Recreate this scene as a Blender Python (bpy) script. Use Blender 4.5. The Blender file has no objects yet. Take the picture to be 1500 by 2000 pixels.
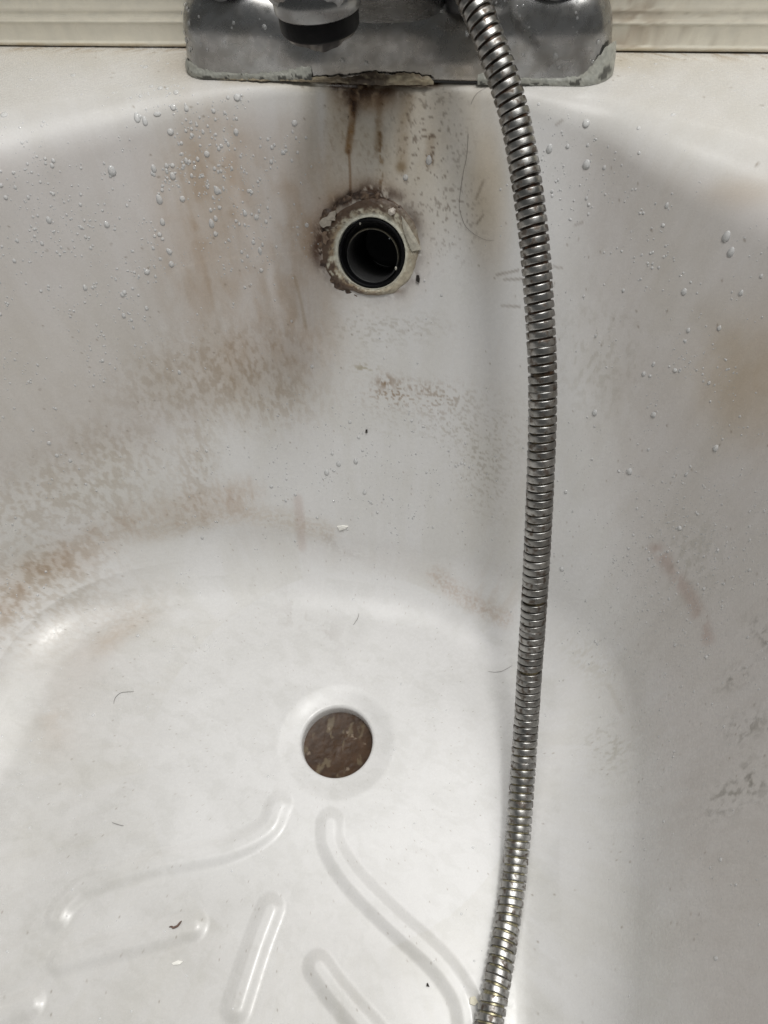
import bpy, bmesh, math, random
import numpy as np
from mathutils import Matrix, Vector
random.seed(7)
rng = np.random.default_rng(11)
SC = bpy.context.scene
COL = SC.collection

# ------------------------------------------------------------------ camera
CX, CZ, YAW, PITCH, ROLL = 0.1122, 0.5505, 0.2958, 0.9305, -0.1233
def cam_axes():
    cy, sy, cp, sp = math.cos(YAW), math.sin(YAW), math.cos(PITCH), math.sin(PITCH)
    f = np.array([-sy*cp, cy*cp, -sp]); r = np.array([cy, sy, 0.0]); u = np.cross(r, f)
    c, s = math.cos(ROLL), math.sin(ROLL)
    return c*r + s*u, -s*r + c*u, f
RT, UP, FW = cam_axes()
EYE = np.array([CX, 0.0, CZ])
cd = bpy.data.cameras.new('camera'); cam = bpy.data.objects.new('camera', cd); COL.objects.link(cam)
cam.matrix_world = Matrix(((RT[0], UP[0], -FW[0], EYE[0]), (RT[1], UP[1], -FW[1], EYE[1]),
                           (RT[2], UP[2], -FW[2], EYE[2]), (0, 0, 0, 1)))
cd.sensor_fit = 'VERTICAL'; cd.sensor_height = 36.0; cd.lens = 27.0
cd.clip_start = 0.01; cd.clip_end = 50
SC.camera = cam

# ------------------------------------------------------------------ light
w = bpy.data.worlds.new('World'); SC.world = w; w.use_nodes = True
bg = w.node_tree.nodes['Background']
bg.inputs[0].default_value = (0.97, 1.0, 0.99, 1); bg.inputs[1].default_value = 0.095
def area_lamp(name, loc, aim, size, power, col):
    ld = bpy.data.lights.new(name, 'AREA'); ld.shape = 'DISK'; ld.size = size; ld.energy = power; ld.color = col
    o = bpy.data.objects.new(name, ld); COL.objects.link(o); o.location = loc
    o.rotation_euler = (Vector(aim) - Vector(loc)).to_track_quat('-Z', 'Y').to_euler()
    return o
area_lamp('ceiling_lamp', (0.42, 0.16, 2.10), (0.0, 0.25, 0.1), 0.30, 10.5, (1.0, 0.99, 0.965))
area_lamp('ceiling_bounce', (0.42, 0.40, 2.25), (0.15, 0.28, 0.0), 2.1, 41.5, (1.0, 0.99, 0.97))
SC.view_settings.view_transform = 'Standard'; SC.view_settings.look = 'None'
SC.view_settings.exposure = 0.0; SC.view_settings.gamma = 1.0
SC.render.engine = 'CYCLES'
try:
    SC.cycles.use_denoising = True
    SC.cycles.denoiser = 'OPENIMAGEDENOISE'
except Exception:
    pass
SC.cycles.max_bounces = 10; SC.cycles.transparent_max_bounces = 12

# ------------------------------------------------------------------ helpers
def px_of(P):                       # point(s) -> photograph pixel (1500 x 2000), used to lay out the stains
    q = np.atleast_2d(P) - EYE
    z = q @ FW
    return np.stack([750 + 1500*(q @ RT)/z, 1000 - 1500*(q @ UP)/z], 1)
def at(u, v, zd):                   # pixel and depth -> point
    return EYE + zd*(FW + RT*(u-750)/1500 - UP*(v-1000)/1500)
def ray_plane(u, v, axis, val):
    d = FW + RT*(u-750)/1500 - UP*(v-1000)/1500
    return EYE + d*(val-EYE[axis])/d[axis]

def hsh(ix, iy, seed):
    h = (ix.astype(np.int64)*374761393 + iy.astype(np.int64)*668265263 + seed*974634777) & 0x7fffffff
    h = ((h ^ (h >> 13))*1274126177) & 0x7fffffff
    return ((h ^ (h >> 16)) & 0xffff)/65535.0
def vnoise(x, y, seed=0):
    ix, iy = np.floor(x), np.floor(y); fx, fy = x-ix, y-iy
    fx = fx*fx*(3-2*fx); fy = fy*fy*(3-2*fy)
    a, b = hsh(ix, iy, seed), hsh(ix+1, iy, seed); c, d = hsh(ix, iy+1, seed), hsh(ix+1, iy+1, seed)
    return (a*(1-fx)+b*fx)*(1-fy) + (c*(1-fx)+d*fx)*fy
def fbm(x, y, seed=0, o=4):
    s = 0.0; a = 0.5; t = 0.0
    x, y = x*0.83+y*0.29+seed*3.1, y*0.86-x*0.27+seed*1.7
    wx, wy = vnoise(x*1.3+9, y*1.3, seed+71)-.5, vnoise(x*1.3, y*1.3+5, seed+72)-.5; x, y = x+.7*wx, y+.7*wy
    for k in range(o):
        s = s + a*vnoise(x, y, seed+k*17); t += a; a *= 0.58
        x, y = (x*0.8-y*0.6)*1.97+11.3, (x*0.6+y*0.8)*1.97+3.7
    return s/t
def sst(a, b, x):
    t = np.clip((x-a)/(b-a), 0, 1); return t*t*(3-2*t)

def new_mesh(name, verts, faces, mat, parent=None, smooth=True, col=None, uv=None):
    me = bpy.data.meshes.new(name)
    verts = np.asarray(verts, dtype=np.float32)
    faces = faces if isinstance(faces, np.ndarray) else None if faces is None else faces
    if isinstance(faces, np.ndarray):
        n, k = faces.shape
        me.vertices.add(len(verts)); me.vertices.foreach_set('co', verts.ravel())
        me.loops.add(n*k); me.loops.foreach_set('vertex_index', faces.astype(np.int32).ravel())
        me.polygons.add(n); me.polygons.foreach_set('loop_start', np.arange(0, n*k, k, dtype=np.int32))
        me.polygons.foreach_set('loop_total', np.full(n, k, dtype=np.int32))
        me.update(calc_edges=True); me.validate()
    else:
        me.from_pydata([tuple(map(float, v)) for v in verts], [], faces); me.update()
    if smooth:
        me.polygons.foreach_set('use_smooth', np.ones(len(me.polygons), dtype=bool))
    if col is not None:
        ca = me.color_attributes.new('Col', 'FLOAT_COLOR', 'POINT')
        c4 = np.ones((len(verts), 4), dtype=np.float32); c4[:, :col.shape[1]] = col
        ca.data.foreach_set('color', c4.ravel())
    if mat: me.materials.append(mat)
    o = bpy.data.objects.new(name, me); COL.objects.link(o)
    if parent: o.parent = parent
    return o
def grid_faces(nr, nc, wrap=False):
    m = nc if wrap else nc-1
    i, j = np.meshgrid(np.arange(nr-1), np.arange(m), indexing='ij'); j2 = (j+1) % nc
    return np.stack([i*nc+j, i*nc+j2, (i+1)*nc+j2, (i+1)*nc+j], -1).reshape(-1, 4)
def empty(name, loc):
    o = bpy.data.objects.new(name, None); COL.objects.link(o); o.location = loc; o.empty_display_size = 0.02; return o
def tag(o, label=None, cat=None, group=None, kind=None):
    if label: o['label'] = label
    if cat: o['category'] = cat
    if group: o['group'] = group
    if kind: o['kind'] = kind
    return o
def catmull(pts, n):
    P = np.array(pts, float); P = np.vstack([2*P[0]-P[1], P, 2*P[-1]-P[-2]]); out = []
    for i in range(1, len(P)-2):
        t = np.linspace(0, 1, n, endpoint=False)[:, None]
        a, b, c, d = P[i-1], P[i], P[i+1], P[i+2]
        out.append(0.5*(2*b + (c-a)*t + (2*a-5*b+4*c-d)*t**2 + (3*b-a-3*c+d)*t**3))
    out.append(P[-2:-1]); return np.vstack(out)
def frames(path):
    T = np.gradient(path, axis=0); T /= np.linalg.norm(T, axis=1)[:, None]
    N = np.zeros_like(T); n = np.cross(T[0], [0.3, 0.2, 0.9]); n /= np.linalg.norm(n)
    for i in range(len(T)):
        n = n - T[i]*(n @ T[i]); n /= np.linalg.norm(n); N[i] = n
    return T, N, np.cross(T, N)
def tube(path, rad, nseg=8, cap=True):
    path = np.asarray(path, float); T, N, B = frames(path)
    rad = np.broadcast_to(rad, (len(path),))
    a = np.linspace(0, 2*np.pi, nseg, endpoint=False)
    V = path[:, None] + rad[:, None, None]*(N[:, None]*np.cos(a)[None, :, None] + B[:, None]*np.sin(a)[None, :, None])
    F = [tuple(f) for f in grid_faces(len(path), nseg, True)]
    if cap:
        F.append(tuple(range(nseg))[::-1]); b = (len(path)-1)*nseg; F.append(tuple(range(b, b+nseg)))
    return V.reshape(-1, 3), F
def lathe(prof, n, centre=(0, 0, 0), axis=(0, 0, 1)):   # prof: (r, h) pairs
    ax = Vector(axis).normalized(); q = Vector((0, 0, 1)).rotation_difference(ax).to_matrix(); q = np.array(q)
    a = np.linspace(0, 2*np.pi, n, endpoint=False)
    V = np.array([[(r*math.cos(t), r*math.sin(t), h) for t in a] for r, h in prof]).reshape(-1, 3)
    return V @ q.T + np.array(centre), [tuple(f) for f in grid_faces(len(prof), n, True)]

# ------------------------------------------------------------------ materials
def mat(name, base=(0.8, 0.8, 0.8), rough=0.4, metal=0.0, attr=False, bump=0.0, bscale=200, vary=0.0, vscale=60, spec=0.5, rvar=0.0, coat=0.0):
    m = bpy.data.materials.new(name); m.use_nodes = True; nt = m.node_tree; N, L = nt.nodes, nt.links
    b = N['Principled BSDF']; b.inputs['Roughness'].default_value = rough; b.inputs['Metallic'].default_value = metal
    b.inputs['Specular IOR Level'].default_value = spec; b.inputs['Coat Weight'].default_value = coat
    b.inputs['Coat Roughness'].default_value = 0.08
    tc = N.new('ShaderNodeTexCoord')
    if attr:
        a = N.new('ShaderNodeAttribute'); a.attribute_name = 'Col'; src = a.outputs['Color']
    else:
        r = N.new('ShaderNodeRGB'); r.outputs[0].default_value = (*base, 1); src = r.outputs[0]
    if vary > 0:
        nz = N.new('ShaderNodeTexNoise'); nz.inputs['Scale'].default_value = vscale; nz.inputs['Detail'].default_value = 6
        L.new(tc.outputs['Object'], nz.inputs['Vector'])
        mr = N.new('ShaderNodeMapRange'); mr.inputs[1].default_value = 0.3; mr.inputs[2].default_value = 0.7
        mr.inputs[3].default_value = 1-vary; mr.inputs[4].default_value = 1+vary*0.4
        L.new(nz.outputs[0], mr.inputs[0])
        mx = N.new('ShaderNodeMix'); mx.data_type = 'RGBA'; mx.blend_type = 'MULTIPLY'; mx.inputs[0].default_value = 1
        L.new(src, mx.inputs[6]); L.new(mr.outputs[0], mx.inputs[7]); src = mx.outputs[2]
        if rvar > 0:
            m2 = N.new('ShaderNodeMapRange'); m2.inputs[1].default_value = 0.3; m2.inputs[2].default_value = 0.7
            m2.inputs[3].default_value = rough+rvar; m2.inputs[4].default_value = max(0.03, rough-rvar)
            L.new(nz.outputs[0], m2.inputs[0]); L.new(m2.outputs[0], b.inputs['Roughness'])
    L.new(src, b.inputs['Base Color'])
    if bump > 0:
        n2 = N.new('ShaderNodeTexNoise'); n2.inputs['Scale'].default_value = bscale; n2.inputs['Detail'].default_value = 5
        L.new(tc.outputs['Object'], n2.inputs['Vector'])
        bp = N.new('ShaderNodeBump'); bp.inputs['Strength'].default_value = bump; bp.inputs['Distance'].default_value = 0.001
        L.new(n2.outputs[0], bp.inputs['Height']); L.new(bp.outputs[0], b.inputs['Normal'])
    return m
M_ENAMEL = mat('bath_enamel', attr=True, rough=0.27, vary=0.013, vscale=300, rvar=0.06, bump=0.03, bscale=70)
M_CHROME = mat('dull_chrome', attr=True, rough=0.28, metal=0.95, vary=0.14, vscale=160, rvar=0.07, bump=0.03, bscale=300)
M_RING = mat('hose_steel', (0.43, 0.425, 0.41), rough=0.36, metal=1.0, vary=0.34, vscale=230, rvar=0.1, bump=0.05, bscale=500)
def ring_mat():
    m = M_RING; nt = m.node_tree; N, L = nt.nodes, nt.links; b = N['Principled BSDF']
    oi = N.new('ShaderNodeObjectInfo'); tc = N.new('ShaderNodeTexCoord'); ad = N.new('ShaderNodeVectorMath'); ad.operation = 'MULTIPLY_ADD'
    cx = N.new('ShaderNodeCombineXYZ'); [L.new(oi.outputs['Random'], cx.inputs[i]) for i in range(3)]
    ad.inputs[1].default_value = (3, 7, 5); L.new(cx.outputs[0], ad.inputs[0]); L.new(tc.outputs['Object'], ad.inputs[2])
    nz = N.new('ShaderNodeTexNoise'); nz.inputs['Scale'].default_value = 260; nz.inputs['Detail'].default_value = 4; L.new(ad.outputs[0], nz.inputs['Vector'])
    mr = N.new('ShaderNodeMapRange'); mr.inputs[1].default_value = .52; mr.inputs[2].default_value = .66; mr.inputs[3].default_value = 0; mr.inputs[4].default_value = .8; L.new(nz.outputs[0], mr.inputs[0])
    src = b.inputs['Base Color'].links[0].from_socket
    r1 = N.new('ShaderNodeMapRange'); r1.inputs[3].default_value = .74; r1.inputs[4].default_value = 1.12; L.new(oi.outputs['Random'], r1.inputs[0])
    m1 = N.new('ShaderNodeMix'); m1.data_type = 'RGBA'; m1.blend_type = 'MULTIPLY'; m1.inputs[0].default_value = 1; L.new(src, m1.inputs[6]); L.new(r1.outputs[0], m1.inputs[7])
    mx = N.new('ShaderNodeMix'); mx.data_type = 'RGBA'; L.new(mr.outputs[0], mx.inputs[0]); L.new(m1.outputs[2], mx.inputs[6]); mx.inputs[7].default_value = (.10, .07, .05, 1); L.new(mx.outputs[2], b.inputs['Base Color'])
    ro = N.new('ShaderNodeMath'); ro.operation = 'MULTIPLY_ADD'; ro.inputs[1].default_value = .35; ro.inputs[2].default_value = .33; L.new(mr.outputs[0], ro.inputs[0]); L.new(ro.outputs[0], b.inputs['Roughness'])
ring_mat()
M_CORE = mat('hose_groove', attr=True, rough=0.35, metal=0.7, vary=0.6, vscale=420)
M_RUBBER = mat('black_rubber', (0.006, 0.006, 0.007), spec=0.12, rough=0.5, vary=0.4, vscale=300, bump=0.15, bscale=600)
M_VOID = mat('pipe_inside', (0.012, 0.012, 0.013), rough=0.5, vary=0.5, vscale=200)
M_BLACK = mat('black_plastic', (0.012, 0.012, 0.013), rough=0.4)
M_SEAL = mat('old_sealant', attr=True, rough=0.5, vary=0.25, vscale=420, bump=0.35, bscale=700)
M_TRIM = mat('cream_plastic', attr=True, rough=0.3, vary=0.07, vscale=150, bump=0.06, bscale=160, rvar=0.06)
M_WALL = mat('cream_wall', (0.62, 0.57, 0.47), rough=0.5, vary=0.06)
M_GUNK = mat('brown_residue', attr=True, rough=0.38, spec=0.25, vary=0.25, vscale=140, bump=0.18, bscale=260)
M_HAIR = mat('hair_strand', (0.05, 0.035, 0.025), rough=0.5)
M_LINT = mat('grey_lint', (0.30, 0.29, 0.28), rough=0.8)
M_DARKBIT = mat('dark_crumb', (0.018, 0.014, 0.011), rough=0.6)
M_BROWNBIT = mat('brown_crumb', (0.16, 0.10, 0.08), rough=0.7, vary=0.4, vscale=600)
M_WHITEBIT = mat('white_flake', (0.86, 0.85, 0.8), rough=0.4)
M_CREAMBIT = mat('cream_flake', (0.72, 0.68, 0.55), rough=0.6)
def water_mat(light_mix):
    m = bpy.data.materials.new('water'); m.use_nodes = True; nt = m.node_tree; N, L = nt.nodes, nt.links
    for n in list(N): N.remove(n)
    out = N.new('ShaderNodeOutputMaterial'); mx = N.new('ShaderNodeMixShader'); fr = N.new('ShaderNodeFresnel'); fr.inputs[0].default_value = 1.33
    tr = N.new('ShaderNodeBsdfTransparent'); tr.inputs[0].default_value = (0.97, 0.975, 0.975, 1)
    tl = N.new('ShaderNodeBsdfDiffuse'); tl.inputs[0].default_value = (0.97, 0.98, 0.98, 1)
    m0 = N.new('ShaderNodeMixShader'); m0.inputs[0].default_value = light_mix  # white diffuse share stands in for light focused inside the bead
    gl = N.new('ShaderNodeBsdfGlossy'); gl.inputs['Roughness'].default_value = 0.06
    L.new(tr.outputs[0], m0.inputs[1]); L.new(tl.outputs[0], m0.inputs[2])
    L.new(fr.outputs[0], mx.inputs[0]); L.new(m0.outputs[0], mx.inputs[1]); L.new(gl.outputs[0], mx.inputs[2]); L.new(mx.outputs[0], out.inputs[0])
    return m
M_WATER = water_mat(0.42); M_WATER_CLEAR = water_mat(0.16)

# ================================================================== THE BATH
H = 0.3327; YC = 0.1826; XC = -0.0014; YW = 0.5146
rim_pts = np.array([(-.365, -.9), (-.365, -.2), (-.36, .13), (-.345, .25), (-.305, .33), (-.266, .376), (-.2225, .4055), (-.1815, .428), (-.139, .449),
    (-.0935, .4632), (-.046, .4695), (0, .4708), (.044, .4695), (.080, .4660), (.111, .4545), (.1335, .4468), (.1480, .4355),
    (.1665, .4188), (.1915, .4015), (.2145, .3825), (.245, .348), (.268, .30), (.281, .22), (.287, .1), (.29, -.2), (.29, -.9)])
rp = catmull(rim_pts, 24)
ph_r = np.arctan2(rp[:, 0]-XC, rp[:, 1]-YC); rr_r = np.hypot(rp[:, 0]-XC, rp[:, 1]-YC)
od = np.argsort(ph_r); ph_r, rr_r = ph_r[od], rr_r[od]
# columns: dense where the photograph looks, coarse at the far end of the bath
D = math.radians
phi = np.unique(np.concatenate([np.linspace(D(-122), D(112), 1250), np.linspace(D(112), D(180), 250), np.linspace(D(-180), D(-122), 220)]))
phi = phi[:-1]; NC = len(phi)
Rm = np.interp(phi, ph_r, rr_r)
back_r = 1.083/np.maximum(1e-3, -np.cos(phi)); Rm = np.where(np.cos(phi) < -0.5, np.minimum(Rm, back_r), Rm)
k = np.exp(-np.linspace(-2, 2, 41)**2); k /= k.sum(); Rm = np.convolve(np.r_[Rm[-20:], Rm, Rm[:20]], k, 'valid')
sx, cxx = np.sin(phi), np.cos(phi)
nn = 2.5; ly = np.where(cxx > 0, 0.1345, 0.95); hw = np.where(sx > 0, 0.187, 0.290)
Fl = (np.abs(sx/hw)**nn + np.abs(cxx/ly)**nn)**(-1/nn)
front = np.clip(cxx, 0, 1)**1.2
RHO = 0.060*front + 0.090*(1-front); RL = 0.0125+0.032*sst(.06, .23, np.abs(Rm*sx))
alpha = np.arctan2(H, Rm-Fl); tf = RHO*np.tan(alpha/2); tl = RL*np.tan(alpha/2)
rows = []                           # each row: (r array, z array)
RH = 0.0262
for rr, z in [(RH-.0004, -.020), (RH-.0002, -.012), (RH, -.0054), (RH+.0005, -.0039), (RH+.0015, -.0031)]:
    rows.append((np.full(NC, rr), np.full(NC, z)))
for t in np.linspace(0, 1, 30):
    rr = RH+.0024 + t*(0.0445-RH-.0024); z = -.0018*(.5+.5*math.cos(math.pi*t)) - .0010*(1-t)**2
    rows.append((np.full(NC, rr), np.full(NC, float(z))))
rf0 = 0.0452; rf1 = Fl-tf
rfm = np.minimum(rf1*.92, .27)
for t in np.linspace(0, 1, 185):
    rows.append((rf0+t*(rfm-rf0), np.zeros(NC)))
for t in np.linspace(0, 1, 16)[1:]:
    rows.append((rfm+t*(rf1-rfm), np.zeros(NC)))
for t in np.linspace(0, 1, 74)[1:]:
    th = alpha*t; rows.append((rf1+RHO*np.sin(th), RHO*(1-np.cos(th))))
wr0, wz0 = rf1+RHO*np.sin(alpha), RHO*(1-np.cos(alpha))
wr1, wz1 = Rm-tl*np.cos(alpha), H-tl*np.sin(alpha)
for t in np.linspace(0, 1, 270)[1:]:
    rows.append((wr0+t*(wr1-wr0), wz0+t*(wz1-wz0)))
for t in np.linspace(0, 1, 22)[1:]:
    th = alpha*(1-t); rows.append((Rm+tl-RL*np.sin(th), H-RL*(1-np.cos(th))))
# flat deck out to a rectangular outer edge, then a short skirt
xo, yo_f, yo_b = 0.46, YW-0.0005, 1.30
Ro = np.minimum(xo/np.maximum(1e-6, np.abs(sx)), np.where(cxx > 0, (yo_f-YC)/np.maximum(1e-6, cxx), (yo_b)/np.maximum(1e-6, -cxx)))
rl = Rm+tl; Ro = np.maximum(Ro, rl+0.004)
for t in np.linspace(0, 1, 56)[1:]:
    rows.append((rl+t*(Ro-rl), np.full(NC, H)))
rows.append((Ro, np.full(NC, H-.04)))
RR = np.array([r for r, z in rows]); ZZ = np.array([z for r, z in rows]); NR = len(rows)
PX = XC + RR*sx; PY = YC + RR*cxx
# anti-slip ribs pressed into the floor
def seg_dist(X, Y, pts):
    d = np.full(X.shape, 1e9)
    for (x0, y0), (x1, y1) in zip(pts[:-1], pts[1:]):
        dx, dy = x1-x0, y1-y0; t = np.clip(((X-x0)*dx+(Y-y0)*dy)/(dx*dx+dy*dy), 0, 1)
        d = np.minimum(d, np.hypot(X-x0-t*dx, Y-y0-t*dy))
    return d
ribs = [[(545, 1572), (520, 1620), (440, 1660), (300, 1688), (180, 1725), (130, 1762), (112, 1790)],
        [(645, 1606), (648, 1650), (685, 1712), (760, 1790), (850, 1872), (900, 1940), (915, 2000), (918, 2060)],
        [(378, 1808), (250, 1842), (118, 1876)], [(528, 1776), (500, 1850), (462, 1968)],
        [(622, 1888), (660, 1940), (720, 2010), (760, 2060)], [(60, 1960), (-40, 2000), (-120, 2040)]]
for k_, rb in enumerate(ribs):
    wp = catmull([ray_plane(u, v, 2, 0.0)[:2] for u, v in rb], 8)
    d = seg_dist(PX, PY, wp)
    ZZ += np.where(ZZ < 0.02, 0.0025*(1-sst(0.0020, 0.0108, d)), 0)
V = np.stack([PX, PY, ZZ], -1).reshape(-1, 3)
faces = grid_faces(NR, NC, True)
# grid normals
def g_normals():
    P = np.stack([PX, PY, ZZ], -1)
    a = np.gradient(P, axis=0); b = np.roll(P, -1, 1)-np.roll(P, 1, 1)
    n = np.cross(a, b); n /= np.maximum(1e-12, np.linalg.norm(n, axis=-1))[..., None]
    return n.reshape(-1, 3)
NV = g_normals()
if NV[NC*100+10, 2] < 0: NV = -NV; faces = faces[:, ::-1]
UV_PX = px_of(V); U, W = UV_PX[:, 0], UV_PX[:, 1]
RELEV = np.ones(len(V), bool)
SA = (phi[None, :]*0.27*np.ones((NR, 1))).ravel()          # around, metres
SS = np.concatenate([[np.zeros(NC)], np.cumsum(np.hypot(np.diff(RR, axis=0), np.diff(ZZ, axis=0)), 0)]).ravel()   # along, metres
def surf(u, v):                     # nearest bath vertex to a pixel
    i = int(np.argmin((U-u)**2+(W-v)**2)); return V[i], NV[i]
OV, ON = surf(726, 494)

# ---- stains: films, scuffs, mould and mineral streaks on the enamel, with some shade painted in
C = np.tile(np.array([0.712, 0.708, 0.702]), (len(V), 1))
xm, ym = SA*1000, SS*1000          # millimetres around / down
n_big = fbm(xm/38, ym/55, 1); n_mid = fbm(xm/9, ym/16, 5); n_fine = fbm(xm/2.6, ym/3.6, 9); n_str = fbm(xm/4.5, ym/60, 13)
n_flk = fbm(xm/2.3, ym/3.9, 21, 3); n_hor = fbm(xm/3.0, ym/1.15, 31, 3); n_dot = vnoise(xm/1.9, ym/1.9, 41)
def tint(c, m):
    global C
    m = np.clip(m, 0, 1)[:, None]; C = C*(1-m+m*np.array(c))
def blob(u, v, ru, rv, p=1.0, ang=0):
    c, s = math.cos(ang), math.sin(ang); du, dv = U-u, W-v
    a, b = (du*c+dv*s)/ru, (-du*s+dv*c)/rv
    return np.exp(-(a*a+b*b)**p)
def stroke(pts, wd, soft=0.5):
    P = catmull(pts, 6) if len(pts) > 2 else np.array(pts, float)
    d = seg_dist(U, W, P); return 1-sst(wd*(1-soft), wd*(1+soft), d)
TAN = (.78, .69, .57); PINK = (.80, .70, .66); GREY = (.80, .79, .74); OLIVE = (.86, .86, .76); BRN = (.42, .29, .18); DK = (.20, .14, .10)
# overall uneven film
tint((.93, .925, .90), 0.7*sst(.35, .7, n_big)*(SS > .13))
tint((.94, .93, .905), 0.2*sst(.4, .65, n_str)*(SS > .13))
# greyish scum that covers the sides above the scrubbed part and most of the right hand side, with wall shade painted in
edge = 60*(n_mid-.5)+50*(n_big-.5)
filmL = (1-sst(-40, 90, W-(930-.33*U)+edge))*(1-sst(560, 700, U+.6*edge))
film_shadeR = sst(1010, 1200, U-.14*(W-300)+edge*.6)*(ZZ.ravel() > .004)
film_shadeT = (1-sst(380, 760, W+edge))*sst(540, 640, U)*(1-sst(1000, 1150, U))*.08
film = np.clip(np.maximum.reduce([filmL, film_shadeR, film_shadeT]), 0, 1)*(1-sst(H-.022, H-.002, ZZ.ravel()))*(.86+.14*n_str+.2*(n_mid-.5))  # scum and painted wall shade together
tint((.805, .77, .752), film*.95)
# tan film left of the overflow
m = np.maximum.reduce([blob(420, 430, 105, 210, 1.3), .75*blob(560, 600, 110, 170, 1.3), .75*blob(600, 430, 85, 200, 1.5), .6*blob(490, 690, 130, 80, 1.3)])
tint((.79, .69, .58), m*(.62+.50*n_str)*(.60+.70*n_mid))
tint((.86, .79, .71), m*sst(.45, .7, n_mid)*.6); tint((.80, .72, .63), m*sst(.52, .68, n_flk)*sst(560, 700, W)*.6)
er = stroke([(438, 270), (465, 390), (520, 520), (560, 620), (640, 690)], 13, .8)
tint((1.13, 1.15, 1.18), er*.55*m*2)
tint((1.10, 1.11, 1.13), stroke([(525, 440), (532, 570), (550, 660)], 6, .8)*.6)
tint((1.12, 1.12, 1.12), stroke([(330, 535), (380, 516), (430, 506), (530, 497), (625, 489)], 1.9)*.55)
tint((.72, .64, .52), stroke([(575, 540), (588, 590), (597, 640)], 3, .7)*.55)
tint((.80, .76, .66), stroke([(603, 170), (610, 260), (622, 380)], 13, .6)*.30)  # band of the spout's shadow painted down the wall
# grey-green film at far left, dabbled where it was scrubbed
m = np.maximum.reduce([blob(90, 760, 240, 190, 1.4), blob(330, 740, 180, 90, 1.2)]); tint((.90, .885, .82), m*.45*(.5+n_mid))
m = np.maximum.reduce([blob(400, 740, 190, 95, 1.5, -.2), blob(130, 960, 230, 90, 1.5, -.35), blob(380, 900, 45, 110, 1.2), blob(60, 1150, 170, 130, 1.4, -.5), blob(230, 880, 120, 60), blob(520, 780, 110, 60)])
tint((.79, .745, .69), np.clip(m, 0, 1)*sst(.40, .64, n_flk)*.8)
tint((.89, .86, .82), m*.6*(.4+n_mid))
# tide mark along the turn of the floor
m = stroke([(-40, 1230), (40, 1140), (150, 1080), (230, 1030), (330, 1000), (400, 985), (476, 968)], 30, 1.0)
tint((.83, .76, .69), m*(.42+.5*n_mid)*(.62+.6*sst(.4, .62, n_flk))); tint((.80, .70, .62), m*sst(.48, .75, n_mid)*.5)
tint((.84, .77, .70), blob(100, 1100, 85, 36, 1, -.5)*.45*(.5+n_fine) + blob(370, 985, 70, 18, 1, -.15)*.45*(.5+n_fine))
tint((.86, .81, .75), stroke([(300, 1040), (420, 1010), (540, 1012), (640, 1040)], 18, .9)*(.3+.6*sst(.4, .6, n_hor)))
tint(PINK, stroke([(582, 975), (586, 1020), (590, 1068)], 9, .6)*.5*(.5+n_mid))
tint((.80, .78, .76), stroke([(640, 1052), (665, 1075), (700, 1085)], 9, .8)*.45*sst(.35, .6, n_hor))
tint((.9, .88, .87), stroke([(480, 1050), (600, 1060), (720, 1085), (860, 1120)], 26, .9)*.7*n_mid)
tint((.84, .77, .70), (.9*blob(245, 1228, 62, 19, 1, -.52)+.6*blob(205, 1262, 40, 20, 1, -.6))*(.3+.8*n_fine)); tint((.86, .81, .76), blob(250, 1200, 85, 34, 1, -.5)*.6*sst(.35, .6, n_hor))
tint((.88, .82, .76), blob(108, 1420, 42, 60)*.7*n_mid*1.5); tint((.9, .86, .83), blob(150, 1300, 60, 60)*.5)
tint((.80, .72, .66), stroke([(850, 1125), (925, 1178), (985, 1208)], 16, .9)*(.2+.7*sst(.35, .65, n_hor)))
tint((.84, .78, .72), blob(965, 1160, 50, 45, 1.2)*.55*sst(.3, .7, n_mid))
tint((.82, .80, .74), blob(1150, 1290, 60, 28, 1, .7)*.7*sst(.4, .6, n_flk)); tint((.84, .82, .78), stroke([(1190, 1340), (1215, 1390)], 5, .8)*.5)
# right hand side
tint(PINK, stroke([(1283, 1072), (1325, 1130), (1358, 1185), (1380, 1245)], 13, .9)*(.15+.7*sst(.35, .6, n_mid)))
tint((.80, .80, .76), blob(1350, 1090, 70, 80)*sst(.5, .62, n_flk)*.7)
tint((.80, .70, .56), blob(1465, 740, 110, 135, 1.3)*(.55+.5*n_mid)); tint((.82, .72, .60), blob(1455, 375, 75, 34, 1.2)*.55)
tint((.86, .84, .76), blob(1300, 640, 150, 300, 1.3)*.35*n_mid)
for (u, v, a, b) in [(1440, 1320, 40, 18), (1458, 1420, 40, 26), (1472, 1520, 36, 36), (1490, 1240, 16, 40), (1420, 1560, 50, 30)]:
    tint((.50, .49, .46), blob(u, v, a, b, 1, -.6)*sst(.46, .66, n_flk)*.85)
tint((.8, .79, .75), blob(1190, 1460, 50, 50)*sst(.55, .66, n_flk)); tint((.8, .79, .75), blob(1170, 700, 90, 120)*sst(.54, .68, n_flk)*.7)
tint((.9, .89, .86), blob(1420, 1750, 180, 300, 1.3)*.5*n_mid*1.4)
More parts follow.
